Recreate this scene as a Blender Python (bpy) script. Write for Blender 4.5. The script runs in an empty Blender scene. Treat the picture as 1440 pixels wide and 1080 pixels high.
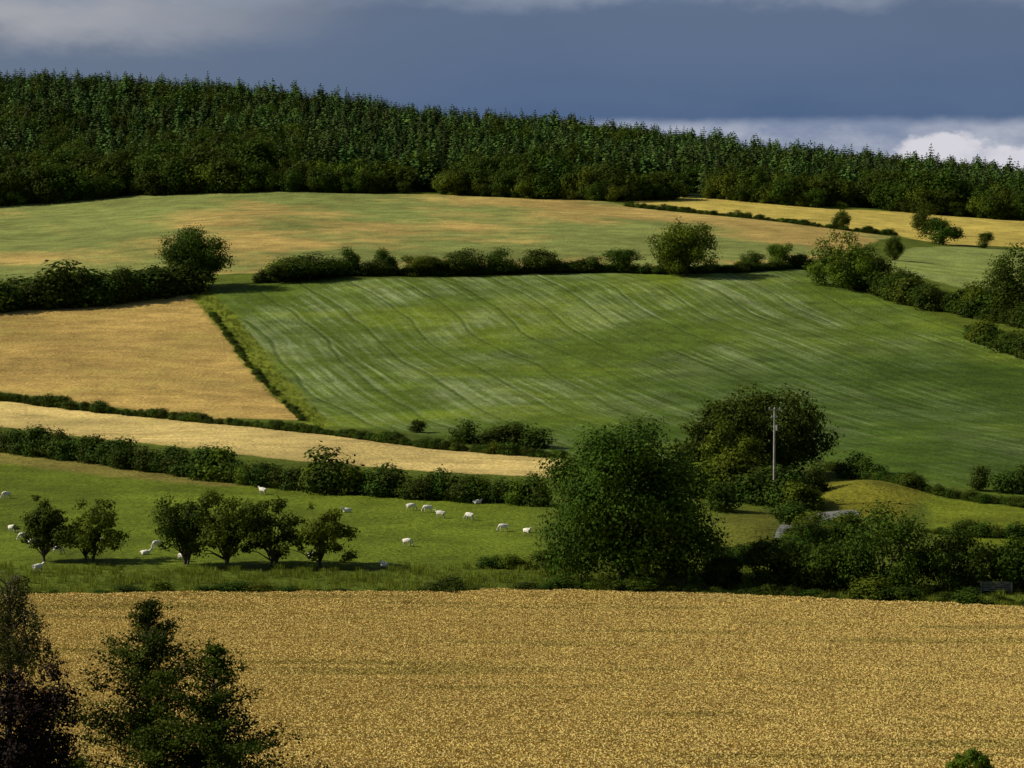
import bpy, math, random, numpy as np
from mathutils import Vector
F=720/math.tan(math.radians(10)); VH=300.0; CZ=42.0
R=np.random.default_rng(7)
scene=bpy.context.scene

# ------------------------------------------------------------ terrain height
V=[(200,[1080]*5),(250,[945]*5),(300,[838]*5),(340,[768]*5),(380,[712]*5),(420,[668]*5),(460,[632]*5),(520,[588]*5),
(600,[510,516,516,520,525]),(680,[448,446,448,452,462]),(760,[400,388,385,388,405]),(850,[362,345,345,350,370]),
(950,[330,311,312,322,342]),(1100,[290,272,275,287,306]),(1200,[240,236,250,272,294]),(1350,[180,195,222,252,284]),
(1500,[138,160,201,238,280]),(1750,[190,210,245,275,300])]
DK=[-1e4,0,20,60,150]; ZK=[[-1.8]*5,[-1.8]*5,[-6]*5,[-18]*5,[-32.7]*5]
for d,vs in V:
    DK.append(d); ZK.append([-(v-VH)*d/F for v in vs])
DK+= [2600,9000]; ZK+=[[-12]*5,[-12]*5]
DK=np.array(DK,float); ZK=np.array(ZK,float)
ZK=np.column_stack([ZK[:,0]+.5*(ZK[:,0]-ZK[:,1]),ZK,ZK[:,4]+.5*(ZK[:,4]-ZK[:,3])])
UK=np.array([-500,0,360,720,1080,1440,1940.])
def slopes(xk,yk):
    d=(yk[1:]-yk[:-1])/(xk[1:]-xk[:-1])[:,None]
    m=np.zeros_like(yk); m[1:-1]=(d[1:]+d[:-1])/2
    return m
MK=slopes(DK,ZK)
def herm(xk,x):
    i=np.clip(np.searchsorted(xk,x)-1,0,len(xk)-2); h=xk[i+1]-xk[i]; t=(x-xk[i])/h
    t2=t*t;t3=t2*t
    return i,h,2*t3-3*t2+1,t3-2*t2+t,-2*t3+3*t2,t3-t2
BUMPS=[]
def height_base(u,D):
    i,h,a,b,c,d=herm(DK,D)
    zc=a[:,None]*ZK[i]+(b*h)[:,None]*MK[i]+c[:,None]*ZK[i+1]+(d*h)[:,None]*MK[i+1]
    dd=(zc[:,1:]-zc[:,:-1])/(UK[1:]-UK[:-1])[None]
    m=np.zeros_like(zc); m[:,1:-1]=(dd[:,1:]+dd[:,:-1])/2
    u=np.clip(u,UK[0],UK[-1])
    i,h,a,b,c,d=herm(UK,u); n=np.arange(len(u))
    return a*zc[n,i]+b*h*m[n,i]+c*zc[n,i+1]+d*h*m[n,i+1]
def hz(x,y):
    x=np.atleast_1d(np.asarray(x,float)); y=np.atleast_1d(np.asarray(y,float))
    u=720+x*F/np.maximum(y,30)
    z=height_base(u,y)
    und=.35*np.sin(x*.043+1.3+.6*np.sin(y*.021))*np.sin(y*.037+.5)+.15*np.sin(x*.11+y*.05)
    z=z+und*np.clip((y-200)/200,0,1)
    for (bx,by,rx,ry,hh) in BUMPS:
        z=z+hh*np.exp(-((x-bx)/rx)**2-((y-by)/ry)**2)
    return z+CZ
DS=np.concatenate([np.arange(150,1600,1.0)])
def unproj(u,v):
    z=height_base(np.full(len(DS),float(u)),DS)
    vv=VH-z*F/DS
    k=np.where(vv<=v)[0]
    D=DS[k[0]] if len(k) else 1500.
    return (u-720)/F*D,D
def place(u,v):
    x,D=unproj(u,v); return x,D,float(hz(x,D)[0]),D/F
bx,bd=unproj(1225,700); BUMPS.append((bx,bd,7.0,12,2.2))
bx,bd=unproj(1060,760); BUMPS.append((bx,bd,8,10,1.6))
def dens(path,n=8):
    out=[]
    for (a,b),(c,d) in zip(path[:-1],path[1:]):
        for t in np.linspace(0,1,n,endpoint=False): out.append((a+(c-a)*t,b+(d-b)*t))
    out.append(path[-1]); return out
def wpath(path,n=6):
    return np.array([unproj(u,v) for u,v in dens(path,n)])
def wpoly(path,n=5):
    return wpath(path+[path[0]],n)[:-1]
def sdist(poly,X,Y):
    x0,y0=poly[:,0],poly[:,1]; x1,y1=np.roll(x0,-1),np.roll(y0,-1)
    best=np.full(len(X),1e9); ins=np.zeros(len(X),bool)
    for a,b,c,d in zip(x0,y0,x1,y1):
        dx,dy=c-a,d-b; L=dx*dx+dy*dy+1e-9
        t=np.clip(((X-a)*dx+(Y-b)*dy)/L,0,1)
        best=np.minimum(best,(X-a-t*dx)**2+(Y-b-t*dy)**2)
        cr=((b>Y)!=(d>Y)); 
        with np.errstate(divide='ignore',invalid='ignore'):
            xi=(c-a)*(Y-b)/(d-b if d!=b else 1e-9)+a
        ins^= cr&(X<xi)
    s=np.sqrt(best); return np.where(ins,s,-s)

# ------------------------------------------------------------ materials
def newmat(name):
    m=bpy.data.materials.new(name); m.use_nodes=True
    nt=m.node_tree; nt.nodes.clear(); return m,nt
class N:
    def __init__(s,nt): s.nt=nt
    def n(s,t,**k):
        x=s.nt.nodes.new(t)
        for a,b in k.items(): setattr(x,a,b)
        return x
    def l(s,a,b): s.nt.links.new(a,b)
    def put(s,sock,v):
        if hasattr(v,'is_output'): s.l(v,sock)
        else: sock.default_value=v
    def math(s,op,a,b=0.,clamp=False):
        x=s.n('ShaderNodeMath',operation=op,use_clamp=clamp); s.put(x.inputs[0],a); s.put(x.inputs[1],b); return x.outputs[0]
    def mr(s,v,a,b,c=0.,d=1.,smooth=True):
        x=s.n('ShaderNodeMapRange'); x.interpolation_type='SMOOTHSTEP' if smooth else 'LINEAR'
        s.put(x.inputs[0],v)
        for i,q in enumerate((a,b,c,d)): s.put(x.inputs[1+i],q)
        return x.outputs[0]
    def mix(s,f,a,b,bt='MIX'):
        x=s.n('ShaderNodeMix',data_type='RGBA',blend_type=bt); s.put(x.inputs[0],f); s.put(x.inputs[6],a); s.put(x.inputs[7],b); return x.outputs[2]
    def mapv(s,vec,rot,scl):
        m=s.n('ShaderNodeMapping'); s.l(vec,m.inputs[0]); m.inputs['Rotation'].default_value=(0,0,rot)
        m2=s.n('ShaderNodeMapping'); s.l(m.outputs[0],m2.inputs[0]); m2.inputs['Scale'].default_value=scl; return m2.outputs[0]
    def noise(s,vec,scale,detail=3.,rough=.55,mapping=None):
        if mapping: vec=s.mapv(vec,mapping[0],mapping[1])
        x=s.n('ShaderNodeTexNoise'); s.l(vec,x.inputs['Vector']); x.inputs['Scale'].default_value=scale; x.inputs['Detail'].default_value=detail; x.inputs['Roughness'].default_value=rough
        return x.outputs[0]
def c4(c): return (c[0],c[1],c[2],1.)
def srgb(r,g,b):
    return tuple(((x/255+.055)/1.055)**2.4 if x>10 else x/255/12.92 for x in (r,g,b))

def leaf_mat(name,dark,light,trans=.25,hue=.03,val=.22,bscale=.35,bmap=None,third=None):
    m,nt=newmat(name); k=N(nt)
    at=k.n('ShaderNodeAttribute',attribute_name='tint')
    oi=k.n('ShaderNodeObjectInfo')
    geo=k.n('ShaderNodeNewGeometry')
    big=k.noise(geo.outputs['Position'],bscale,2.,.55,bmap)
    f=k.math('ADD',k.math('MULTIPLY',at.outputs['Fac'],.6),k.math('MULTIPLY',k.mr(big,.3,.7),.4))
    col=k.mix(f,c4(dark),c4(light))
    if third: col=k.mix(k.mr(big,.5,.68,0,.7),col,c4(third))
    hs=k.n('ShaderNodeHueSaturation'); k.l(col,hs.inputs['Color'])
    k.l(k.mr(oi.outputs['Random'],0,1,.5-hue,.5+hue*.6,False),hs.inputs['Hue'])
    k.l(k.mr(oi.outputs['Random'],0,1,1-val,1+val,False),hs.inputs['Value'])
    b=k.n('ShaderNodeBsdfPrincipled'); k.l(hs.outputs[0],b.inputs['Base Color']); b.inputs['Roughness'].default_value=.7
    b.inputs['Specular IOR Level'].default_value=.06
    sh=b.outputs[0]
    if trans>0:
        t=k.n('ShaderNodeBsdfTranslucent'); tc=k.mix(.4,hs.outputs[0],(.16,.20,.015,1)); k.l(tc,t.inputs[0])
        mx=k.n('ShaderNodeMixShader'); mx.inputs[0].default_value=trans
        k.l(b.outputs[0],mx.inputs[1]); k.l(t.outputs[0],mx.inputs[2]); sh=mx.outputs[0]
    o=k.n('ShaderNodeOutputMaterial'); k.l(sh,o.inputs[0]); return m
def plain_mat(name,c,rough=.85,var=.3,scale=3.,bump=0.):
    m,nt=newmat(name); k=N(nt); geo=k.n('ShaderNodeTexCoord')
    n=k.noise(geo.outputs['Object'],scale,4.)
    f=k.mr(n,.3,.7); 
    col=k.mix(f,c4([x*(1-var) for x in c]),c4([min(1,x*(1+var)) for x in c]))
    b=k.n('ShaderNodeBsdfPrincipled'); k.l(col,b.inputs['Base Color']); b.inputs['Roughness'].default_value=rough
    if bump:
        bp=k.n('ShaderNodeBump'); k.l(n,bp.inputs['Height']); bp.inputs['Distance'].default_value=bump; k.l(bp.outputs[0],b.inputs['Normal'])
    o=k.n('ShaderNodeOutputMaterial'); k.l(b.outputs[0],o.inputs[0]); return m
M_oak=leaf_mat('oak_leaves',(.010,.025,.002),(.064,.106,.006),.15)
M_bright=leaf_mat('ash_leaves',(.028,.054,.004),(.135,.185,.011),.22)
M_hedge=leaf_mat('hedge_leaves',(.011,.026,.002),(.056,.094,.007),.12)
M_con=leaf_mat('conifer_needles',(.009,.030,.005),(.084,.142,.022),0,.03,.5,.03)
M_copper=leaf_mat('copper_leaves',(.008,.006,.005),(.032,.015,.009),.0,.01)
M_birch=leaf_mat('willow_leaves',(.05,.055,.012),(.13,.12,.03),.2,.01)
M_grass=leaf_mat('rough_grass_blades',(.10,.14,.012),(.22,.25,.03),.2,.02,.3,.12)
M_wheat=leaf_mat('wheat_stalks',(.52,.39,.115),(.74,.57,.20),0,.002,.05,1.,(.04,(.028,.22,.1)),(.40,.32,.08))
M_bark=plain_mat('bark',(.06,.045,.032),.9,.4,4.)
M_wood=plain_mat('weathered_wood',(.33,.30,.26),.85,.25,3.)
M_wool=plain_mat('wool',(.74,.70,.60),.95,.12,6.,.02)
M_face=plain_mat('sheep_face',(.42,.38,.32),.8,.2,6.)
M_asph=plain_mat('asphalt',(.15,.145,.135),.9,.25,1.2)

# ------------------------------------------------------------ terrain mesh
def arr(a,b,s): return np.arange(a,b,s)
ys=np.concatenate([arr(-400,0,25),arr(0,180,9),arr(180,520,.85),arr(520,1130,1.25),arr(1130,1620,6),arr(1620,2600,60),arr(2600,9001,400)])
us=np.concatenate([[-40000,-25000,-15000,-9000,-5000,-3000,-1800],arr(-1200,-160,60),arr(-160,1600,2.6),arr(1600,2700,60),[3200,4500,7000,12000,20000,30000,42000]])
UU,YY=np.meshgrid(us,ys); XX=(UU-720)/F*np.maximum(YY,130)
X=XX.ravel();Y=YY.ravel();Z=np.concatenate([hz(X[i:i+200000],Y[i:i+200000]) for i in range(0,len(X),200000)])
nv=len(X); nx=len(us); ny=len(ys)
def rawmesh(name,verts,quads,mats,matidx=None,smooth=None,tint=None):
    me=bpy.data.meshes.new(name)
    verts=np.asarray(verts,np.float32); quads=np.asarray(quads,np.int32)
    me.vertices.add(len(verts)); me.vertices.foreach_set('co',verts.ravel())
    me.loops.add(quads.size); me.loops.foreach_set('vertex_index',quads.ravel())
    me.polygons.add(len(quads)); me.polygons.foreach_set('loop_start',np.arange(0,quads.size,4,dtype=np.int32))
    try: me.polygons.foreach_set('loop_total',np.full(len(quads),4,np.int32))
    except Exception: pass
    for m in mats: me.materials.append(m)
    if matidx is not None: me.polygons.foreach_set('material_index',np.asarray(matidx,np.int32))
    me.update(calc_edges=True)
    me.polygons.foreach_set('use_smooth',np.asarray(smooth if smooth is not None else np.zeros(len(quads),bool)))
    if tint is not None:
        a=me.attributes.new('tint','FLOAT','POINT'); a.data.foreach_set('value',np.asarray(tint,np.float32))
    me.validate(); return me
ii=(np.arange(ny-1)[:,None]*nx+np.arange(nx-1)[None]).ravel()
quads=np.column_stack([ii,ii+1,ii+nx+1,ii+nx])
P={}
P['front']=[(-400,850),(60,845),(300,838),(600,839),(700,834),(1000,838),(1200,850),(1440,862),(1800,872),(1800,1160),(-400,1160)]
P['pasture']=[(-400,610),(0,640),(200,662),(400,684),(740,712),(770,790),(700,802),(300,806),(0,806),(-400,800)]
P['dry']=[(-400,600),(0,636),(150,650),(330,668),(420,682),(300,686),(150,672),(0,656),(-400,630)]
P['strip']=[(-300,535),(0,561),(180,580),(350,598),(600,626),(790,642),(770,672),(600,664),(400,646),(150,620),(0,600),(-300,570)]
P['left']=[(-300,450),(0,440),(100,427),(262,414),(300,452),(356,530),(428,590),(300,588),(100,564),(0,550),(-300,520)]
P['bank']=[(264,411),(278,404),(300,408),(340,455),(390,520),(462,592),(456,604),(424,594),(354,532),(298,452)]
P['green']=[(290,404),(400,396),(840,383),(1130,380),(1210,408),(1300,440),(1380,472),(1440,500),(1700,560),(1700,700),(1440,690),(1290,684),(1170,664),(790,632),(600,612),(464,597),(392,522),(342,460)]
P['cloud_shade']=[(860,560),(1020,490),(1250,490),(1500,510),(1750,560),(1750,720),(1440,700),(1100,650),(700,618)]
P['upper']=[(-300,410),(0,392),(230,388),(370,384),(850,376),(1130,372),(1200,350),(1255,331),(1170,321),(1010,304),(890,292),(850,284),(720,277),(400,270),(250,270),(120,280),(0,291),(-300,297)]
P['yellow']=[(870,284),(960,278),(1100,288),(1290,300),(1440,310),(1700,318),(1700,360),(1440,348),(1330,343),(1262,330),(1170,319),(1010,302)]
P['pale']=[(1275,350),(1350,346),(1440,352),(1700,365),(1700,470),(1440,425),(1380,412),(1300,392),(1230,380)]
P['rmead']=[(1290,700),(1440,712),(1700,725),(1700,800),(1440,790),(1330,760)]
P['mound']=[(1150,690),(1200,668),(1280,682),(1300,705),(1270,730),(1190,722),(1150,712)]
P['olive']=[(1005,735),(1050,715),(1125,722),(1135,745),(1090,775),(1010,780)]
PW={k:wpoly(v) for k,v in P.items()}
col=np.tile(np.array([.09,.118,.013]),(nv,1)); msk=np.zeros((nv,3))
wob=.9*np.sin(X*.31+Y*.17)+.6*np.sin(X*.9-Y*.4)
def paint(key,c,w=.8,m=None,op=1.):
    p=PW[key]; b=(X>p[:,0].min()-4-w)&(X<p[:,0].max()+4+w)&(Y>p[:,1].min()-4-w)&(Y<p[:,1].max()+4+w)
    idx=np.where(b)[0]; s=sdist(p,X[idx],Y[idx])+wob[idx]*.5
    f=np.clip((s+w)/(2*w),0,1)[:,None]*op
    col[idx]=col[idx]*(1-f)+np.array(c)*f
    if m is not None: msk[idx]=msk[idx]*(1-f)+np.array(m)*f
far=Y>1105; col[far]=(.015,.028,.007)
Z3=(0,0,0)
paint('upper',(.200,.228,.060),1.,(0,0,1))
paint('yellow',(.50,.39,.085),1.,(0,.5,0))
paint('pale',(.22,.26,.065),1.,(.35,0,0))
paint('green',(.088,.135,.012),1.,(1,0,0))
paint('cloud_shade',(.052,.092,.008),22.,(.45,0,0))  # cloud shade painted into the crop colour, lower right of the green field
paint('bank',(.16,.19,.018),.8,Z3)
paint('left',(.43,.290,.085),.8,(0,1,0))
paint('strip',(.60,.45,.16),.7,(0,1,0))
paint('pasture',(.110,.145,.012),1.5,Z3)
paint('dry',(.24,.19,.05),1.5,Z3,.7)
paint('rmead',(.14,.17,.013),1.,Z3)
paint('mound',(.15,.145,.015),1.5,Z3)
paint('olive',(.10,.105,.014),1.5,Z3)
paint('front',(.50,.37,.11),.6,(0,1,0))
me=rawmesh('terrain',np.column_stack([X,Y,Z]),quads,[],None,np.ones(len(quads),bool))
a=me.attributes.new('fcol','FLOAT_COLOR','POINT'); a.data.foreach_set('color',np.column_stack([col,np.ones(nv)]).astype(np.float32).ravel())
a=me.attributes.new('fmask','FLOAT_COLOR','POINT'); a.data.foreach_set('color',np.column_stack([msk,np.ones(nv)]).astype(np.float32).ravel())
m,nt=newmat('farmland'); k=N(nt)
fc=k.n('ShaderNodeAttribute',attribute_name='fcol'); fm=k.n('ShaderNodeAttribute',attribute_name='fmask')
sep=k.n('ShaderNodeSeparateColor'); k.l(fm.outputs['Color'],sep.inputs[0])
stripe,wheat,upper=sep.outputs[0],sep.outputs[1],sep.outputs[2]
pos=k.n('ShaderNodeNewGeometry').outputs['Position']
big=k.noise(pos,.018,3.); mid=k.noise(pos,.12,4.,.6); fine=k.noise(pos,1.6,4.,.7); 
ang=-math.atan(.24)
st1=k.noise(pos,1.,2.,.6,(ang,(.75,.005,.02)))
st2=k.noise(pos,1.,2.,.5,(ang,(.14,.012,.02)))
patch=k.noise(pos,1.,4.,.6,(ang+.5,(.028,.012,.02)))
wobn=k.noise(pos,.012,2.)
rx=k.n('ShaderNodeSeparateXYZ'); k.l(k.mapv(pos,ang,(1,1,1)),rx.inputs[0])
rowx=k.math('ADD',rx.outputs[0],k.math('MULTIPLY',wobn,14.))
tram=k.mr(k.math('SINE',k.math('MULTIPLY',rowx,2*math.pi/3.1)),.2,1.)
tram2=k.mr(k.math('SINE',k.math('MULTIPLY',rowx,2*math.pi/12.4)),.95,1.)
c=fc.outputs['Color']
pn=k.noise(pos,1.,5.,.62,(-.3,(.015,.008,.014)))
c=k.mix(k.math('MULTIPLY',upper,k.mr(pn,.46,.62)),c,(.42,.30,.090,1))
sm=k.math('ADD',k.math('MULTIPLY',k.mr(st1,.40,.66),k.mr(patch,.42,.64,.10,.9)),k.math('MULTIPLY',k.math('MULTIPLY',k.mr(st2,.42,.66),.5),k.mr(patch,.42,.62)))
sm=k.math('ADD',sm,k.math('MULTIPLY',tram,k.mr(patch,.38,.6,.08,.45)))
sm=k.math('MULTIPLY',k.math('MULTIPLY',sm,stripe),.46,True)
c=k.mix(sm,c,(.32,.37,.18,1))
c=k.mix(k.math('MULTIPLY',stripe,k.mr(big,.5,.66,0,.5)),c,(.15,.185,.010,1))
c=k.mix(k.math('MULTIPLY',k.math('MULTIPLY',stripe,tram2),.55),c,(.045,.075,.01,1))
w1=k.noise(pos,1.,4.,.65,(.05,(.03,.28,.1)))
c=k.mix(k.math('MULTIPLY',wheat,k.mr(w1,.48,.70,0,.45)),c,(.28,.20,.045,1))
w2=k.noise(pos,.03,5.,.65)
c=k.mix(k.math('MULTIPLY',wheat,k.mr(w2,.52,.66,0,.4)),c,(.25,.22,.05,1))
v1=k.mr(big,.3,.7,.84,1.16); v2=k.mr(mid,.25,.75,.72,1.28); v3=k.mr(fine,.25,.75,.58,1.42)
vv=k.math('MULTIPLY',k.math('MULTIPLY',v1,v2),v3)
cc=k.n('ShaderNodeVectorMath',operation='SCALE'); k.l(c,cc.inputs[0]); k.l(vv,cc.inputs['Scale'])
b=k.n('ShaderNodeBsdfPrincipled'); k.l(cc.outputs[0],b.inputs['Base Color']); b.inputs['Roughness'].default_value=.95; b.inputs['Specular IOR Level'].default_value=.05
bp=k.n('ShaderNodeBump'); k.l(k.math('ADD',fine,k.math('MULTIPLY',mid,2.)),bp.inputs['Height']); bp.inputs['Distance'].default_value=.5; bp.inputs['Strength'].default_value=.7
k.l(bp.outputs[0],b.inputs['Normal'])
o=k.n('ShaderNodeOutputMaterial'); k.l(b.outputs[0],o.inputs[0])
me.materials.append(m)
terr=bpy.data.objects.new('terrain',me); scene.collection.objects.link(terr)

# ------------------------------------------------------------ foliage tools
def rdir(n):
    v=R.normal(size=(n,3)); return v/np.linalg.norm(v,axis=1)[:,None]
def nrm(v): return v/(np.linalg.norm(v,axis=1)[:,None]+1e-9)
class MB:
    def __init__(s): s.v=[];s.q=[];s.m=[];s.t=[];s.n=0
    def add(s,v,q,m,t):
        s.v.append(v); s.q.append(q+s.n); s.m.append(np.full(len(q),m)); s.t.append(t); s.n+=len(v)
    def leaves(s,c,n,size,asp=.65,m=0,tint=None):
        N_=len(c); n=nrm(n); a=nrm(np.cross(n,rdir(N_))); b=np.cross(n,a)
        size=np.broadcast_to(size,(N_,))[:,None]
        v=np.stack([c-a*size*.5,c-b*size*.5*asp+n*size*.08,c+a*size*.5,c+b*size*.5*asp+n*size*.08],1).reshape(-1,3)
        q=np.arange(4*N_).reshape(-1,4)
        if tint is None: tint=R.random(N_)
        s.add(v,q,m,np.repeat(tint,4))
    def tube(s,path,rad,sides=7,m=1):
        path=np.array(path,float); vs=[]
        for i,p in enumerate(path):
            d=path[min(i+1,len(path)-1)]-path[max(i-1,0)]; d/=np.linalg.norm(d)+1e-9
            a=np.cross(d,[.3,1,.1]); a/=np.linalg.norm(a)+1e-9; b=np.cross(d,a)
            for j in range(sides):
                t=2*math.pi*j/sides; vs.append(p+rad[i]*(a*math.cos(t)+b*math.sin(t)))
        q=[]
        for i in range(len(path)-1):
            for j in range(sides): q.append([i*sides+j,i*sides+(j+1)%sides,(i+1)*sides+(j+1)%sides,(i+1)*sides+j])
        s.add(np.array(vs),np.array(q),m,np.full(len(vs),.5))
    def mesh(s,name,mats): return rawmesh(name,np.concatenate(s.v),np.concatenate(s.q),mats,np.concatenate(s.m),None,np.concatenate(s.t))
def broad(name,W,H,nleaf,leaf,mat,trunk=.15,nl=45,lr=(.16,.28),seed=0,taper=0.,stems=1,hollow=.45,rag=.18,flat=1.,tz=None):
    mb=MB(); rr=np.random.default_rng(seed)
    zc=H*(trunk+1)/2; hz_=H*(1-trunk)/2
    d=rr.normal(size=(nl,3)); d/=np.linalg.norm(d,axis=1)[:,None]
    rad=rr.uniform(hollow,.86,nl); r=rr.uniform(lr[0],lr[1],nl)*min(W,2*hz_)*.8
    c=d*rad[:,None]*np.array([W/2,W/2,hz_])
    if taper:
        t=(c[:,2]/hz_+1)/2; c[:,:2]*=(1.15-taper*t)[:,None]; r*=(1.1-.5*taper*t)
    sc=np.maximum(np.array([W/2,W/2,hz_])-r[:,None]*.9,.05*W)
    k_=np.linalg.norm(c/sc,axis=1); c/=np.maximum(1,k_)[:,None]
    dn=nrm(c); ph=rr.uniform(0,6.28,4)
    az=np.arctan2(dn[:,1],dn[:,0])
    c*= (1+rag*(.6*np.sin(2*az+ph[0]+2*dn[:,2])+.5*np.sin(3*az+ph[1]-3*dn[:,2])+.5*np.sin(5*dn[:,2]+ph[2]))+rr.normal(size=nl)*rag*.35)[:,None]
    c[:,2]=np.minimum(c[:,2],hz_-r*.7)
    c[:,2]+=zc
    w=r**2/np.sum(r**2)*rr.uniform(.6,1.4,nl); w/=w.sum(); li=rr.choice(nl,nleaf,p=w)
    dd=rdir(nleaf); rr_=r[li]*R.uniform(.5,1.15,nleaf)
    sub=1+.28*np.sin(dd[:,0]*7+li)*np.sin(dd[:,1]*6+li*2)+.15*np.cos(dd[:,2]*11+li)
    p=c[li]+dd*(rr_*sub)[:,None]*np.array([1.05,1.05,.85*flat])
    kk=p[:,2]>0; p=p[kk]; dd=dd[kk]; li=li[kk]
    cen=np.array([0,0,zc]); out=nrm(p-cen)
    n=dd*.9+out*.4+R.normal(size=p.shape)*.45+np.array([0,0,.35])
    lt=rr.random(nl)
    mb.leaves(p,n,leaf*R.uniform(.55,1.4,len(p)),tint=np.clip(R.random(len(p))*.5+lt[li]*.5,0,1))
    tr=.026*H; tk=max(trunk,.08)
    for s_ in range(stems):
        ox=(rr.random(2)-.5)*W*.12*(stems>1)
        top=np.array([ox[0]*2.5,ox[1]*2.5,H*(tk+.25)])
        mb.tube([(ox[0],ox[1],-.6*H/10),(ox[0]*1.3,ox[1]*1.3,H*tk*.6),top],[tr*1.4/stems**.5,tr/stems**.5,tr*.6/stems**.5],8)
        for i in rr.choice(nl,min(nl,12),replace=False):
            z0=H*tk*rr.uniform(.6,1.3); b0=np.array([ox[0]*1.5,ox[1]*1.5,z0]); e=c[i]
            mid_=(b0+e)/2+np.array([0,0,.04*H])
            mb.tube([b0,mid_,e],[tr*.45,tr*.28,tr*.08],5)
    return mb.mesh(name,[mat,M_bark])
def branchy(name,W,H,nb,mat,seed,leaf=.2,per=120,prof=lambda t:(1-t)**.95,up=.3,z0=.04,spread=.13):
    """upright tree with separate, tiered leafy boughs"""
    mb=MB(); rr=np.random.default_rng(seed)
    mb.tube([(0,0,-.5),(.1,0,H*.3),(-.05,.05,H*.65),(0,0,H*.98)],[H*.02,H*.015,H*.009,H*.002],8)
    C=[];Nn=[];T=[]
    for i in range(nb):
        t=z0+(1-z0)*((i+rr.random())/nb); t=min(t,.985)
        L=W/2*prof(t)*rr.uniform(.4,1.3)+.28; a=rr.random()*6.28
        z=H*t*.97-L*.15; s0=np.array([0,0,z]); dirn=np.array([math.cos(a),math.sin(a),up+rr.uniform(-.2,.25)+t*.4]); 
        p1=s0+dirn*L*.5; e=s0+dirn*L*np.array([1,1,.8])
        mb.tube([s0,p1,e],[.05,.03,.008],4)
        tn=rr.random()
        ns=max(4,int(L*4.5))
        for j in range(ns):
            f=.15+.85*(j+rr.random())/ns; c0=(s0*(1-f)+e*f)+(p1-(s0+e)/2)*4*f*(1-f)*.5
            off=rr.normal(size=3)*spread*L*.8*np.array([1,1,.4])*(1.15-.6*f); c0=c0+off
            n=int(per*rr.uniform(.5,1.2)/4)
            q=c0+rr.normal(size=(n,3))*np.array([.25,.25,.13])*(.7+.22*L**.5)
            C.append(q); Nn.append(rr.normal(size=(n,3))*.6+np.array([dirn[0]*.4,dirn[1]*.4,.8])); T.append(np.clip(rr.random(n)*.5+tn*.5,0,1))
    C=np.concatenate(C); mb.leaves(C,np.concatenate(Nn),leaf*R.uniform(.6,1.3,len(C)),tint=np.concatenate(T))
    return mb.mesh(name,[mat,M_bark])
def conifer(name,H,W,levels,seed,leafs=9):
    mb=MB(); rr=np.random.default_rng(seed)
    mb.tube([(0,0,-.05),(0,0,H*.5),(0,0,H*.97)],[H*.014,H*.009,H*.002],5)
    C=[];Nn=[];S=[];T=[]
    for i in range(levels):
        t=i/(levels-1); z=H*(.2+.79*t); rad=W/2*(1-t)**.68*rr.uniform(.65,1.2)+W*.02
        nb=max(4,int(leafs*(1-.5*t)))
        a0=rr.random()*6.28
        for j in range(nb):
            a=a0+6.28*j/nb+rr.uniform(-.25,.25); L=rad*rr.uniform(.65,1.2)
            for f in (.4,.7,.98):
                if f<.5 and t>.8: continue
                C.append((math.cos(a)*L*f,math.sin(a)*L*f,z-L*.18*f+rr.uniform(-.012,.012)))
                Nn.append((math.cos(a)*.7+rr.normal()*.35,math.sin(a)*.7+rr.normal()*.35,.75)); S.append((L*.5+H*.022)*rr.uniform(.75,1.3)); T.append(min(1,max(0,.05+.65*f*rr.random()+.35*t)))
    C.append((0,0,H*.98)); Nn.append((1,0,0)); S.append(H*.04); T.append(.6)
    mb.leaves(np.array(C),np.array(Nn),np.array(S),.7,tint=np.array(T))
    return mb.mesh(name,[M_con,M_bark])
def coll_of(name,meshes):
    c_=bpy.data.collections.new(name)
    for i,m_ in enumerate(meshes):
        c_.objects.link(bpy.data.objects.new('%s_%02d'%(name,i),m_))
    return c_
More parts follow.
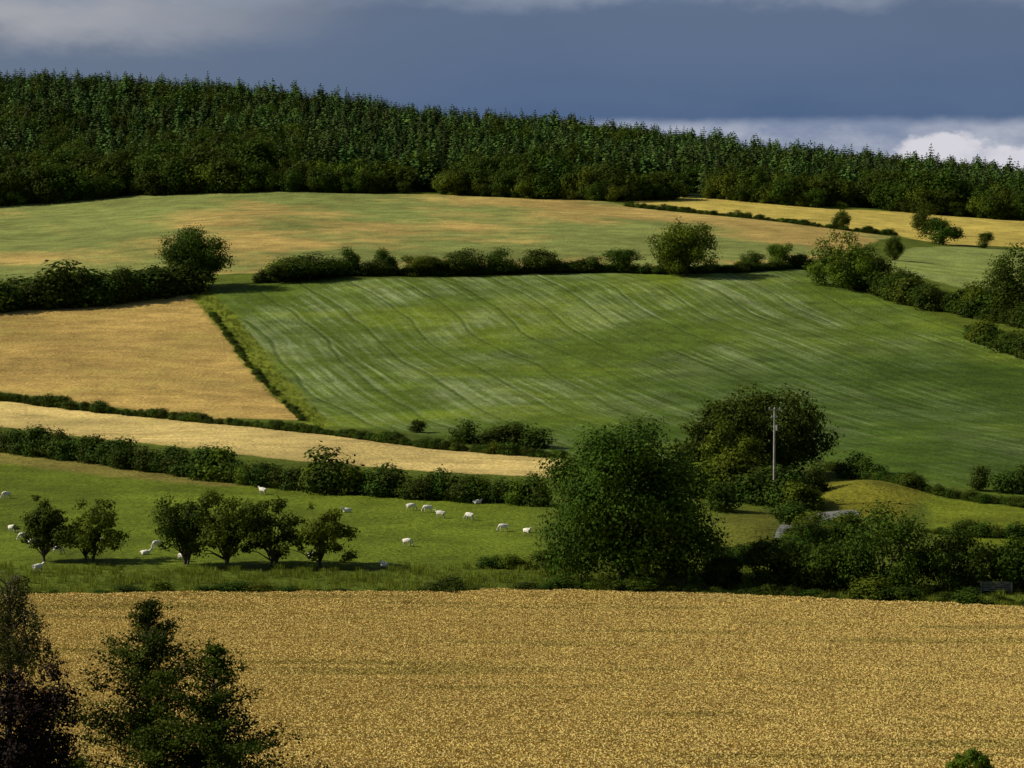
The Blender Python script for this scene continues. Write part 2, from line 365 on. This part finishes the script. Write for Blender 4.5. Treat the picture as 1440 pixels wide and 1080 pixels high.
def scatter(name,pts,scl,rot,idx,coll):
    pts=np.asarray(pts,np.float32); n=len(pts)
    me=bpy.data.meshes.new(name); me.vertices.add(n); me.vertices.foreach_set('co',pts.ravel())
    a=me.attributes.new('scl','FLOAT_VECTOR','POINT'); a.data.foreach_set('vector',np.asarray(scl,np.float32).ravel())
    a=me.attributes.new('rt','FLOAT_VECTOR','POINT'); a.data.foreach_set('vector',np.asarray(rot,np.float32).ravel())
    a=me.attributes.new('pick','INT','POINT'); a.data.foreach_set('value',np.asarray(idx,np.int32))
    ob=bpy.data.objects.new(name,me); scene.collection.objects.link(ob)
    ng=bpy.data.node_groups.new(name+'_gn','GeometryNodeTree')
    ng.interface.new_socket(name='Geometry',in_out='INPUT',socket_type='NodeSocketGeometry')
    ng.interface.new_socket(name='Geometry',in_out='OUTPUT',socket_type='NodeSocketGeometry')
    gi=ng.nodes.new('NodeGroupInput'); go=ng.nodes.new('NodeGroupOutput')
    ip=ng.nodes.new('GeometryNodeInstanceOnPoints'); ci=ng.nodes.new('GeometryNodeCollectionInfo')
    ci.inputs['Collection'].default_value=coll; ci.inputs['Separate Children'].default_value=True; ci.inputs['Reset Children'].default_value=True
    def na(nm,ty):
        x=ng.nodes.new('GeometryNodeInputNamedAttribute'); x.data_type=ty; x.inputs['Name'].default_value=nm
        return [o_ for o_ in x.outputs if o_.enabled and o_.name=='Attribute'][0]
    ng.links.new(gi.outputs[0],ip.inputs['Points']); ng.links.new(ci.outputs[0],ip.inputs['Instance'])
    ip.inputs['Pick Instance'].default_value=True
    ng.links.new(na('pick','INT'),ip.inputs['Instance Index'])
    e=ng.nodes.new('FunctionNodeEulerToRotation'); ng.links.new(na('rt','FLOAT_VECTOR'),e.inputs[0]); ng.links.new(e.outputs[0],ip.inputs['Rotation'])
    ng.links.new(na('scl','FLOAT_VECTOR'),ip.inputs['Scale'])
    ng.links.new(ip.outputs[0],go.inputs[0])
    md=ob.modifiers.new('scatter','NODES'); md.node_group=ng
    return ob

BUSH=[broad('bush%d'%i,1,1,2000,.075,M_hedge,-.25,24,(.2,.34),i+10,stems=1,hollow=.35,rag=.22) for i in range(5)]
BUSHB=[broad('bushb%d'%i,1,1,2000,.075,M_bright,-.25,24,(.2,.34),i+30,stems=1,hollow=.35,rag=.22) for i in range(3)]
FART=[broad('fart%d'%i,1,1,6000,.042,M_oak,-.12,38,(.14,.27),i+50,rag=.2) for i in range(4)]
FARB=[broad('farb%d'%i,1,1,6000,.042,M_bright,-.12,38,(.14,.27),i+60,rag=.2) for i in range(2)]
C_bush=coll_of('bushes',BUSH+[BUSHB[0]])
FARL=[broad('farl%d'%i,1,1,1800,.07,[M_oak,M_oak,M_oak,M_bright][i],-.12,30,(.15,.28),i+80,rag=.25) for i in range(4)]
C_edge=coll_of('edge_trees',FARL)
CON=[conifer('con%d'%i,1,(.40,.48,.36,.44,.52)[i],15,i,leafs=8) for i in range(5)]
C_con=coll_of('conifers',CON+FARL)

def hedge(name,path,hpx,wf=1.1,var=.25,step=.4,coll=None,nidx=6,gap=0.,rows=1):
    w=wpath(path,10); seg=np.linalg.norm(np.diff(w,axis=0),axis=1); cum=np.concatenate([[0],np.cumsum(seg)])
    pts=[];sc=[];rt=[];ix=[]; s=0.
    fpx=np.linspace(0,1,len(w)); ph=R.random()*6
    while s<cum[-1]:
        x=np.interp(s,cum,w[:,0]); y=np.interp(s,cum,w[:,1]); t=np.interp(s,cum,fpx)
        h0=(np.interp(t,np.linspace(0,1,len(hpx)),hpx) if isinstance(hpx,(list,tuple)) else hpx)*y/F
        lum=1+var*(.6*math.sin(s*.21+ph)+.5*math.sin(s*.53+ph*2))
        for r_ in range(rows):
            if R.random()<gap: continue
            h=h0*lum*R.uniform(1-var,1+var)
            if R.random()<.07: h*=1.3
            ww=max(h*wf*R.uniform(.85,1.3),h0*wf*.8)
            px=x+R.normal()*h0*.15; py=y+R.normal()*h0*.15+r_*h0*.8
            pts.append((px,py,0)); sc.append((ww,ww,h)); rt.append((0,0,R.random()*6.28)); ix.append(R.integers(0,nidx) if R.random()<.7 else R.integers(0,nidx-1))
        s+=h0*step*R.uniform(.7,1.3)
    pts=np.array(pts); pts[:,2]=hz(pts[:,0],pts[:,1])-.05*np.array(sc)[:,2]
    return scatter(name,pts,sc,rt,ix,coll or C_bush)

hedge('hedgerow',[(-200,618),(0,640),(100,652),(250,669),(400,688),(600,704),(775,716)],[38,38,42,40,44,38,40],1.1,.2,.38)
hedge('hedgerow',[(-200,548),(0,563),(180,582),(350,601),(600,630),(795,641)],[14,15,13,11,14,12],1.3,.28,.5)
hedge('hedgerow',[(-200,450),(0,438),(110,428),(268,412)],[52,52,50,38],1.3,.2,.35,rows=2)
hedge('hedgerow',[(365,396),(430,392),(500,388),(620,386),(840,382)],[16,20,16,18,16],1.5,.35,.45)
hedge('hedgerow',[(840,381),(930,384),(1040,384),(1130,378)],[14,12,12,14],1.4,.3,.5)
hedge('hedgerow',[(1205,398),(1250,418),(1320,436),(1380,448),(1440,460),(1560,490)],[32,36,34,34,36,34],1.2,.3,.4,rows=2)
hedge('hedgerow',[(1375,478),(1440,500),(1560,530)],[26,34,30],1.3,.2,.4)
hedge('hedgerow',[(885,291),(1010,303),(1170,321),(1262,330)],[7,7,7,8],1.6,.35,.7,gap=.1)
hedge('hedgerow',[(1170,664),(1290,697),(1440,712),(1600,728)],[13,14,15,15],1.4,.25,.45)
hedge('hedgerow',[(985,700),(1060,706),(1140,716)],[46,50,44],1.1,.25,.35,rows=2)
hedge('hedgerow',[(40,842),(200,836),(420,838),(640,836)],[9,12,10,14],2.6,.5,1.3,gap=.35)
hedge('hedgerow',[(640,838),(790,832),(1000,838),(1200,846),(1440,856),(1600,862)],[16,12,18,20,18,18],2.0,.45,.9,gap=.25)
hedge('hedgerow',[(680,800),(740,800),(800,800)],[18,20,26],1.8,.35,.7)
hedge('hedgerow',[(1010,800),(1080,790),(1150,775),(1205,760)],[28,28,28,20],1.3,.3,.45,rows=2)
hedge('hedgerow',[(1300,748),(1360,752),(1440,756),(1600,760)],[14,16,20,20],1.6,.35,.6,gap=.2)
hedge('hedgerow',[(296,440),(350,516),(426,592)],[5,6,7],1.6,.4,1.6,gap=.35)

def tree(name,u,v,wpx,hpx,mesh=None,seed=None,sink=.02,**kw):
    x,D,z,s=place(u,v); W=wpx*s; H=hpx*s
    if mesh is not None:
        o=bpy.data.objects.new(name,mesh); o.scale=(W,W,H)
    else:
        o=bpy.data.objects.new(name,broad(name,W,H,seed=seed,**kw))
    o.location=(x,D,z-sink*H); o.rotation_euler[2]=R.random()*6.28
    scene.collection.objects.link(o); return o
tree('oak_tree',878,822,285,262,seed=3,nleaf=54000,leaf=.38,mat=M_oak,trunk=-.12,nl=130,lr=(.09,.18),taper=.3,rag=.15,hollow=.4)
tree('oak_tree',1010,678,150,122,seed=4,nleaf=14000,leaf=.46,mat=M_oak,trunk=-.1,nl=60,lr=(.1,.2))
tree('oak_tree',1092,672,168,144,seed=5,nleaf=18000,leaf=.46,mat=M_oak,trunk=-.15,nl=80,lr=(.1,.18),rag=.12)
tree('ash_tree',1035,700,90,108,seed=6,nleaf=8000,leaf=.42,mat=M_bright,trunk=-.1,nl=40,lr=(.12,.22))
sm=[(60,790,66,94,11,2),(122,790,92,92,12,2),(258,797,90,116,13,3),(312,799,104,112,14,3),(378,799,104,100,15,2),(448,801,122,92,16,1)]
for u,v,w,h,s_,st in sm:
    tree('hawthorn_tree',u,v,w*1.22,h,seed=s_,nleaf=7400,leaf=.30,mat=M_oak if s_ in(11,13,15) else M_bright,trunk=.06,nl=64,lr=(.08,.17),stems=st,hollow=.25,rag=.22,flat=.9)
for i,(u,v,w,h) in enumerate([(1085,828,100,74),(1165,832,120,88),(1245,836,170,124),(1350,834,130,100),(1432,834,90,80),(1500,840,100,90),(1020,826,60,44)]):
    tree('bramble_bush',u,v,w,h,seed=70+i,nleaf=9000,leaf=.34,mat=M_oak if i%3 else M_hedge,trunk=-.2,nl=50,lr=(.12,.24),rag=.22)
for i,(u,v,w,h) in enumerate([(655,622,64,36),(690,624,60,30),(725,624,70,44),(758,627,56,36),(587,608,30,22),(1205,676,70,40),(1228,680,50,34),(1380,692,36,46),(1420,694,50,40),(1446,696,50,52)]):
    tree('hawthorn_bush',u,v,w,h,mesh=BUSH[i%5])
for i,(u,v,w,h) in enumerate([(1150,700,50,48),(1128,716,66,46),(1015,722,60,56),(950,812,60,40),(1112,750,66,40),(1140,756,56,32)]):
    tree('hawthorn_bush',u,v,w,h,mesh=BUSHB[i%3] if i%2 else BUSH[i%5])
tree('oak_tree',277,404,118,98,seed=21,nleaf=19000,leaf=.52,mat=M_oak,trunk=.05,nl=100,lr=(.11,.2),hollow=.2,rag=.04)
tree('ash_tree',965,387,120,84,seed=22,nleaf=19000,leaf=.52,mat=M_bright,trunk=-.05,nl=100,lr=(.11,.2),hollow=.2,rag=.04)
tree('oak_tree',1185,404,114,80,seed=23,nleaf=12000,leaf=.54,mat=M_bright,trunk=-.1,nl=60,lr=(.12,.2))
tree('oak_tree',1440,454,118,116,seed=24,nleaf=14000,leaf=.54,mat=M_oak,trunk=-.05,nl=66,lr=(.12,.2),rag=.1)
for i,(u,v,w,h) in enumerate([(435,394,90,42),(490,388,42,44),(541,388,40,42),(590,387,60,34),(655,386,64,42),(705,385,56,40),(757,384,66,38),(873,381,70,36),(1058,380,38,28),(1097,378,40,42),(1258,366,32,38),(395,396,66,28),(1225,405,70,54),(1270,418,60,46),(175,425,50,56),(620,386,50,26),(460,392,60,30),(110,430,60,54)]):
    tree('field_maple_tree',u,v,w,h,mesh=(FARB[i%2] if i in(3,9) else FART[i%4]))
for i,(u,v,w,h) in enumerate([(1183,322,28,32),(1302,328,50,44),(1325,343,62,40),(1385,349,27,26)]):
    tree('field_maple_tree',u,v,w,h,mesh=FART[i%4])
def fgtree(name,u,D,top_v,wpx,fn,**kw):
    x=(u-720)/F*D; z=float(hz(x,D)[0]); H=CZ-(top_v-VH)*D/F-z; W=wpx*D/F
    o=bpy.data.objects.new(name,fn(name,W,H,**kw)); o.location=(x,D,z); scene.collection.objects.link(o); return o
fgtree('alder_tree',205,150,838,400,branchy,nb=135,mat=M_oak,seed=31,leaf=.18,per=95)
fgtree('alder_tree',298,148,905,330,branchy,nb=105,mat=M_oak,seed=32,leaf=.18,per=95)
fgtree('copper_beech_tree',10,140,905,220,broad,seed=33,nleaf=34000,leaf=.18,mat=M_copper,trunk=-.05,nl=130,lr=(.07,.14),taper=.3,rag=.16)
fgtree('elder_bush',1370,192,1058,76,broad,seed=34,nleaf=3500,leaf=.2,mat=M_bright,trunk=-.1,nl=30,lr=(.14,.26))
fgtree('elder_bush',95,143,1060,90,broad,seed=35,nleaf=5000,leaf=.18,mat=M_bright,trunk=-.1,nl=30,lr=(.14,.26))
def weeping():
    D=150; x0=(4-720)/F*D; z0=float(hz(x0,D)[0]); H=CZ-(803-VH)*D/F-z0
    mb=MB(); mb.tube([(0,0,-.5),(.1,0,H*.5),(.2,0,H*.9)],[.2,.14,.04],7)
    C=[]
    for i in range(190):
        a=R.random()*6.28; z=H*R.uniform(.66,.97); L=R.uniform(.2,1.)*(2.4*(1.02-z/H)**.5+1.1)
        e=np.array([math.cos(a)*L+.2,math.sin(a)*L,z+.1]); mb.tube([(.2,0,z-.4),e*.6+np.array([.1,0,z*.4+.15]),e],[.03,.02,.01],4)
        dl=R.uniform(.4,1.9); n=int(dl*40); sw=R.normal(size=2)*.12
        for j in range(n): 
            t=j/n; C.append(e+np.array([sw[0]*t+R.normal()*.1,sw[1]*t+R.normal()*.1,-t*dl]))
    C=np.array(C); mb.leaves(C,rdir(len(C)),R.uniform(.10,.19,len(C)))
    o=bpy.data.objects.new('weeping_birch_tree',mb.mesh('weeping_birch',[M_birch,M_bark])); o.location=(x0,D,z0); scene.collection.objects.link(o)
weeping()

# forest
edge=[(-260,293),(0,291),(120,282),(250,272),(400,271),(720,278),(870,285),(960,279),(1100,289),(1290,301),(1440,311),(1720,319)]
ew=np.array([unproj(u,v) for u,v in edge]); eu=np.array([e[0] for e in edge]); eD=ew[:,1]
pts=[];sc=[];rt=[];ix=[]
for y in np.arange(1040,1580,7.6):
    for x in np.arange(-330,330,7.0):
        px=x+R.uniform(-4.2,4.2); py=y+R.uniform(-4.2,4.2); u=720+px*F/py
        if u<-220 or u>1680: continue
        De=np.interp(u,eu,eD)
        if py<De+(26 if u<420 else 16): continue
        cl=.5+.5*math.sin(px*.045+1.1*math.sin(py*.013))*math.sin(py*.022+.7+px*.011)
        if R.random()<.05+.14*(cl<.2): continue
        h=R.uniform(10,18.5)*(.82+.30*cl)
        dl=py-De; bl=.8*math.exp(-dl/(130 if u<420 else 50))+.30*(cl>.7)
        if R.random()<.035: h*=1.18
        if R.random()<bl: i_=R.integers(5,9) if R.random()<.5 else R.integers(5,8); h*=.85; w=h*R.uniform(.8,1.25)
        else: i_=R.integers(0,5); w=h*R.uniform(.95,1.35)
        pts.append((px,py)); sc.append((w,w,h)); rt.append((R.normal()*.03,R.normal()*.03,R.random()*6.28)); ix.append(i_)
pts=np.array(pts); pts=np.column_stack([pts,hz(pts[:,0],pts[:,1])-.3])
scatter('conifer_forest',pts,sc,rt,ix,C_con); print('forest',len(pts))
pts=[];sc=[];rt=[];ix=[]
for u in np.arange(-220,1680,1.0):
    De=np.interp(u,eu,eD); left=u<400
    if R.random()>(.10 if left else .09+.05*math.sin(u*.03)): continue
    for r_ in range(5 if left else 3):
        if r_>0 and R.random()<.3: continue
        py=De+3+r_*(6 if left else 5)+R.uniform(-3,3); uu=u+R.uniform(-12,12); px=(uu-720)/F*py
        h=(R.uniform(6,15)+r_*1.1) if left else (R.uniform(2.5,10.5)+r_*1.8)
        w=h*R.uniform(.75,1.4); pts.append((px,py)); sc.append((w,w,h)); rt.append((0,0,R.random()*6.28)); ix.append(R.integers(0,4) if R.random()<.7 else R.integers(0,3))
pts=np.array(pts); pts=np.column_stack([pts,hz(pts[:,0],pts[:,1])-.4])
scatter('woodland_edge',pts,sc,rt,ix,C_edge)

# crops and rough grass
def tuft(name,mat,nb,h,spread,wid,ear,seed,lean=.16,disc=False):
    rr=np.random.default_rng(seed); mb=MB()
    if disc:
        a_=rr.random(nb)*6.28; r_=spread*rr.random(nb)**.6; b_=np.column_stack([np.cos(a_)*r_,np.sin(a_)*r_])
    else: b_=rr.uniform(-spread,spread,(nb,2))
    hh=h*rr.uniform(.78,1.1,nb); l_=rr.normal(size=(nb,2))*h*lean
    a=rr.random(nb)*6.28; d_=np.column_stack([np.cos(a),np.sin(a)])*wid; z0=np.zeros(nb)-.05
    v=np.stack([np.column_stack([b_-d_*.4,z0]),np.column_stack([b_+d_*.4,z0]),np.column_stack([b_+l_+d_*ear,hh]),np.column_stack([b_+l_-d_*ear,hh])],1).reshape(-1,3)
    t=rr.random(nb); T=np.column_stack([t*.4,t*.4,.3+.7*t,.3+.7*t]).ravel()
    mb.add(v,np.arange(4*nb).reshape(-1,4),0,T); return mb.mesh(name,[mat])
WT=[tuft('wheat%d'%i,M_wheat,2600,.44,2.5,.055,1.3,i,.32,True) for i in range(6)]
WS=[tuft('wheatsmall%d'%i,M_wheat,70,.44,.5,.05,1.3,i+40,.32,True) for i in range(4)]
C_w=coll_of('wheat_patches',WT); C_ws=coll_of('wheat_edge_patches',WS)
GT=[tuft('grass%d'%i,M_grass,40,.6,.35,.03,.3,i+9) for i in range(4)]; C_g=coll_of('grass_tufts',GT)
def fieldscatter(name,key,u0,u1,y0,y1,sp,coll,s0,s1,poly=None,dens_=1.,band=None):
    xs=[]
    for y in np.arange(y0,y1,sp):
        a=(u0-720)/F*y; b_=(u1-720)/F*y; x=np.arange(a,b_,sp); xs.append(np.column_stack([x,np.full(len(x),y)]))
    p=np.concatenate(xs); p+=R.uniform(-.5,.5,p.shape)*sp
    if dens_<1: p=p[R.random(len(p))<dens_*(1+.5*np.sin(p[:,0]*.5)*np.sin(p[:,1]*.4))]
    pl=PW[key] if poly is None else poly
    sd=sdist(pl,p[:,0],p[:,1]); p=p[(sd>.2)&(sd<(band or 1e9))]
    n=len(p); s=R.uniform(s0,s1,n); pts=np.column_stack([p,hz(p[:,0],p[:,1])-.03])
    scatter(name,pts,np.column_stack([s*1.1,s*1.1,s]),np.column_stack([np.zeros(n),np.zeros(n),R.random(n)*6.28]),R.integers(0,4,n),coll)
TS=3.0
gx,gy=np.meshgrid(np.arange(-66,66,TS),np.arange(186,313,TS*.87)); gx[::2]+=TS/2
gp=np.column_stack([gx.ravel(),gy.ravel()])+R.uniform(-.5,.5,(gx.size,2))
gp=gp[sdist(PW['front'],gp[:,0],gp[:,1])>2.7]; gp=gp[np.abs(gp[:,0])<gp[:,1]*.19+3]
n=len(gp)
scatter('wheat_crop',np.column_stack([gp,hz(gp[:,0],gp[:,1])-.02]),np.column_stack([np.full(n,1.)]*2+[R.uniform(.93,1.07,n)]),np.column_stack([np.zeros(n),np.zeros(n),R.random(n)*6.28]),R.integers(0,6,n),C_w)
fieldscatter('wheat_crop','front',-60,1500,280,313,.6,C_ws,.9,1.1,None,1.,4.5)
vp=wpoly([(-150,800),(700,800),(1000,800),(1440,800),(1600,820),(1600,872),(1440,862),(1200,850),(1000,838),(700,834),(600,839),(300,838),(60,845),(-150,848)])
fieldscatter('rough_grass',None,-150,1600,285,330,.9,C_g,.4,1.4,vp,.45)
fieldscatter('rough_grass','bank',200,520,450,780,1.,C_g,.5,1.1,None,.3)

# ------------------------------------------------------------ sheep
def skin(nodes,edges,name,sub=2):
    me=bpy.data.meshes.new(name); me.from_pydata([n[:3] for n in nodes],edges,[])
    ob=bpy.data.objects.new(name,me); scene.collection.objects.link(ob)
    md=ob.modifiers.new('s','SKIN'); 
    for i,nd in enumerate(nodes):
        sv=me.skin_vertices[0].data[i]; r=nd[3]; sv.radius=(r,r) if not isinstance(r,tuple) else r; sv.use_root=(i==0)
    s2=ob.modifiers.new('u','SUBSURF'); s2.levels=sub; s2.render_levels=sub
    dg=bpy.context.evaluated_depsgraph_get(); out=bpy.data.meshes.new_from_object(ob.evaluated_get(dg))
    bpy.data.objects.remove(ob); return out
def sheep_mesh(pose):
    n=[(-.42,0,.72,.23),(-.1,0,.71,.29),(.25,0,.72,.27),(.44,0,.76,.2)]; e=[(0,1),(1,2),(2,3)]
    def add(p,par): n.append(p); e.append((par,len(n)-1)); return len(n)-1
    if pose=='graze':
        a=add((.60,0,.62,.12),3); b=add((.72,0,.36,.085),a); c_=add((.80,0,.2,.075),b); d=add((.85,0,.06,.045),c_); hd=c_
    else:
        a=add((.58,0,.92,.12),3); b=add((.66,0,1.06,.09),a); c_=add((.76,0,1.06,.075),b); d=add((.9,0,.98,.045),c_); hd=b
    hx,hy,hz2=n[hd][:3]
    for s in (-1,1): add((hx-.03,s*.16,hz2+.02,.022),hd)
    t=add((-.6,0,.78,.06),0); add((-.66,0,.55,.035),t)
    for s in (-1,1):
        if pose=='lie':
            k1=add((.34,s*.16,.5,.08),2); k2=add((.5,s*.17,.46,.045),k1); add((.32,s*.18,.44,.035),k2)
            k1=add((-.3,s*.2,.52,.12),0); k2=add((-.12,s*.24,.5,.05),k1); add((-.34,s*.25,.45,.035),k2)
        else:
            k1=add((.36,s*.13,.5,.075),2); k2=add((.38,s*.13,.3,.045),k1); k3=add((.36,s*.13,.06,.035),k2); add((.39,s*.13,.0,.038),k3)
            k1=add((-.40,s*.15,.52,.12),0); k2=add((-.34,s*.15,.42,.075),k1); k3=add((-.5,s*.15,.27,.045),k2); k4=add((-.47,s*.15,.06,.034),k3); add((-.44,s*.15,0,.038),k4)
    me=skin(n,e,'sheep_'+pose)
    co=np.zeros(len(me.vertices)*3,np.float32); me.vertices.foreach_get('co',co); co=co.reshape(-1,3)
    wool=(co[:,2]>.42)&(co[:,0]<.58)
    lum=.018*(np.sin(co[:,0]*31)*np.sin(co[:,1]*29)+np.sin(co[:,2]*33+1)*np.sin(co[:,0]*17))
    co[wool]*=(1+lum[wool])[:,None]
    if pose=='lie': co[:,2]-=.40
    me.vertices.foreach_set('co',co.ravel())
    me.materials.clear(); me.materials.append(M_wool); me.materials.append(M_face)
    for p in me.polygons:
        p.use_smooth=True; c_=p.center
        z_=c_.z+(.4 if pose=='lie' else 0)
        p.material_index=1 if (c_.x>.66 or (z_<.40 )) else 0
    return me
SH={p:sheep_mesh(p) for p in('graze','stand','lie')}
sheeps=[(6,699),(14,747),(50,807),(110,768),(202,782),(218,774),(254,792),(368,697),(438,792),(487,724),(577,722),(601,724),(619,732),(660,735),(671,712),(572,772),(708,750),(723,712),(731,714),(741,752),(42,768),(78,780),(135,768),(30,760),(540,800)]
for i,(u,v) in enumerate(sheeps):
    x,D,z,s=place(u,v); p=['graze','graze','stand','graze','lie'][i%5]
    o=bpy.data.objects.new('sheep',SH[p]); o.location=(x,D,z+(.0)); o.scale=(1.,)*3
    o.rotation_euler[2]=random.Random(i).choice([0,math.pi])+random.Random(i*3).uniform(-.9,.9); scene.collection.objects.link(o)

# ------------------------------------------------------------ utility pole
def boxpart(mb,c,s,m=0):
    c=np.array(c,float); s=np.array(s,float)/2
    v=np.array([[x,y,z] for x in(-1,1) for y in(-1,1) for z in(-1,1)])*s+c
    q=np.array([[0,1,3,2],[4,6,7,5],[0,4,5,1],[2,3,7,6],[0,2,6,4],[1,5,7,3]]); mb.add(v,q,m,np.full(8,.5))
x,D,z,s=place(1090,712)
H=CZ-(574-VH)*D/F-z
mb=MB(); mb.tube([(0,0,-.5),(0,0,H*.5),(0,0,H)],[.18,.15,.11],12,0)
boxpart(mb,(0,-.18,H-.22),(1.5,.12,.15)); boxpart(mb,(0,-.18,H-1.25),(.8,.1,.12))
for ix_ in(-.68,0,.68): mb.tube([(ix_,-.18,H-.14),(ix_,-.18,H+.02),(ix_,-.18,H+.12)],[.05,.085,.05],8,1)
for ix_ in(-.34,.34): mb.tube([(ix_,-.18,H-1.18),(ix_,-.18,H-1.05),(ix_,-.18,H-.98)],[.05,.08,.05],8,1)
mb.tube([(.3,-.1,H-2.9),(.3,-.1,H-2.2)],[.15,.15],10,1)
o=bpy.data.objects.new('utility_pole',mb.mesh('utility_pole',[M_wood,plain_mat('insulator',(.35,.34,.33),.4,.1)])); o.location=(x,D,z); scene.collection.objects.link(o)

# ------------------------------------------------------------ road
def ribbon(name,path,width,mat,lift):
    w=wpath(path,14); d=np.gradient(w,axis=0); d/=np.linalg.norm(d,axis=1)[:,None]; nn=np.column_stack([-d[:,1],d[:,0]])
    V_=[];Q=[]; K=7
    for i in range(len(w)):
        for j in range(K):
            p=w[i]+nn[i]*(j/(K-1)-.5)*width; V_.append((p[0],p[1],float(hz(p[0],p[1])[0])+lift+.05*(1-(2*j/(K-1)-1)**2)))
    for i in range(len(w)-1):
        for j in range(K-1): a_=i*K+j; Q.append([a_,a_+1,a_+K+1,a_+K])
    o=bpy.data.objects.new(name,rawmesh(name,V_,Q,[mat],None,np.ones(len(Q),bool))); scene.collection.objects.link(o)
ribbon('country_road',[(1208,722),(1190,721),(1165,724),(1142,734),(1124,752),(1112,772)],3.6,M_asph,.08)
x,D,z,s=place(1405,838); mb=MB()
for gx_ in(-1.6,1.6): boxpart(mb,(gx_,0,.6),(.14,.14,1.4))
for gz in(.3,.52,.74,.96,1.15): boxpart(mb,(0,.0,gz),(3.04,.05,.09))
mb.tube([(-1.5,.05,.28),(1.5,.05,1.15)],[.04,.04],6,0)
o=bpy.data.objects.new('field_gate',mb.mesh('field_gate',[M_wood])); o.location=(x,D,z); scene.collection.objects.link(o)

# ------------------------------------------------------------ world
sunv=Vector((-.84,.06,.60)).normalized()
el=math.asin(sunv.z); az=math.atan2(sunv.x,sunv.y)
w=bpy.data.worlds.new('World'); scene.world=w; w.use_nodes=True; nt=w.node_tree; nt.nodes.clear(); k=N(nt)
sky=k.n('ShaderNodeTexSky',sky_type='NISHITA'); sky.sun_disc=False; sky.sun_elevation=el; sky.sun_rotation=az
bg1=k.n('ShaderNodeBackground'); k.l(sky.outputs[0],bg1.inputs[0]); bg1.inputs[1].default_value=.05
dirv=k.n('ShaderNodeTexCoord').outputs['Generated']
sp=k.n('ShaderNodeSeparateXYZ'); k.l(dirv,sp.inputs[0]); dx,dy,dz=sp.outputs
n1=k.noise(dirv,9.,5.,.55,(0,(1,1,3.2)))
n2=k.noise(dirv,26.,5.,.6,(0,(1,1,2.)))
n3=k.noise(dirv,60.,5.,.6,(0,(1,1,1.6)))
base=k.mix(k.mr(dz,.02,.075),c4(srgb(74,98,134)),c4(srgb(94,110,136)))
base=k.mix(k.mr(dx,.02,-.17),base,c4(srgb(106,118,136)))
tl=k.math('MULTIPLY',k.mr(k.math('ADD',dz,k.math('MULTIPLY',k.math('SUBTRACT',n2,.5),.03)),.050,.068),k.mr(dx,-.04,-.15))
base=k.mix(tl,base,c4(srgb(168,169,174)))
tt=k.math('MULTIPLY',k.mr(k.math('ADD',dz,k.math('MULTIPLY',k.math('SUBTRACT',n2,.5),.02)),.068,.076),k.mr(n1,.35,.55,.2,.9))
base=k.mix(tt,base,c4(srgb(142,152,168)))
base=k.mix(k.mr(n1,.35,.7,0,.4),base,c4(srgb(98,116,144)))
low=k.mix(k.mr(n2,.35,.65),c4(srgb(125,138,165)),c4(srgb(172,178,192)))
cum=k.math('MULTIPLY',k.mr(k.math('ADD',k.math('ADD',dz,k.math('MULTIPLY',k.math('SUBTRACT',n3,.5),-.018)),k.math('MULTIPLY',k.math('ABSOLUTE',k.math('SUBTRACT',dx,.150)),.25)),.0285,.025),k.mr(n3,.3,.6,.5,1.))
low=k.mix(cum,low,c4(srgb(212,210,218)))
ed=k.mr(k.math('ADD',dz,k.math('ADD',k.math('MULTIPLY',k.math('SUBTRACT',n2,.5),.006),k.math('MULTIPLY',k.math('SUBTRACT',n3,.5),.004))),.0290,.0335)
cl=k.mix(ed,low,base)
bg2=k.n('ShaderNodeBackground'); k.l(cl,bg2.inputs[0]); bg2.inputs[1].default_value=1.
mask=k.math('MULTIPLY',k.mr(dy,.3,.7),k.mr(dz,.75,.4))
mx=k.n('ShaderNodeMixShader'); k.l(mask,mx.inputs[0]); k.l(bg1.outputs[0],mx.inputs[1]); k.l(bg2.outputs[0],mx.inputs[2])
o=k.n('ShaderNodeOutputWorld'); k.l(mx.outputs[0],o.inputs[0])
L=bpy.data.lights.new('sun','SUN'); L.energy=5.0; L.angle=math.radians(.5); L.color=(1,.93,.78)
so=bpy.data.objects.new('sun',L); so.rotation_euler=(-sunv).to_track_quat('-Z','Y').to_euler(); so.location=(0,0,300); scene.collection.objects.link(so)
cam=bpy.data.cameras.new('camera'); cam.sensor_width=36; cam.lens=18/math.tan(math.radians(10)); cam.clip_end=20000; cam.clip_start=.5
co=bpy.data.objects.new('camera',cam); co.location=(0,0,CZ); co.rotation_euler=(math.pi/2-math.atan(240/F),0,0); scene.collection.objects.link(co); scene.camera=co
scene.view_settings.view_transform='Standard'; scene.view_settings.look='None'; scene.view_settings.exposure=0
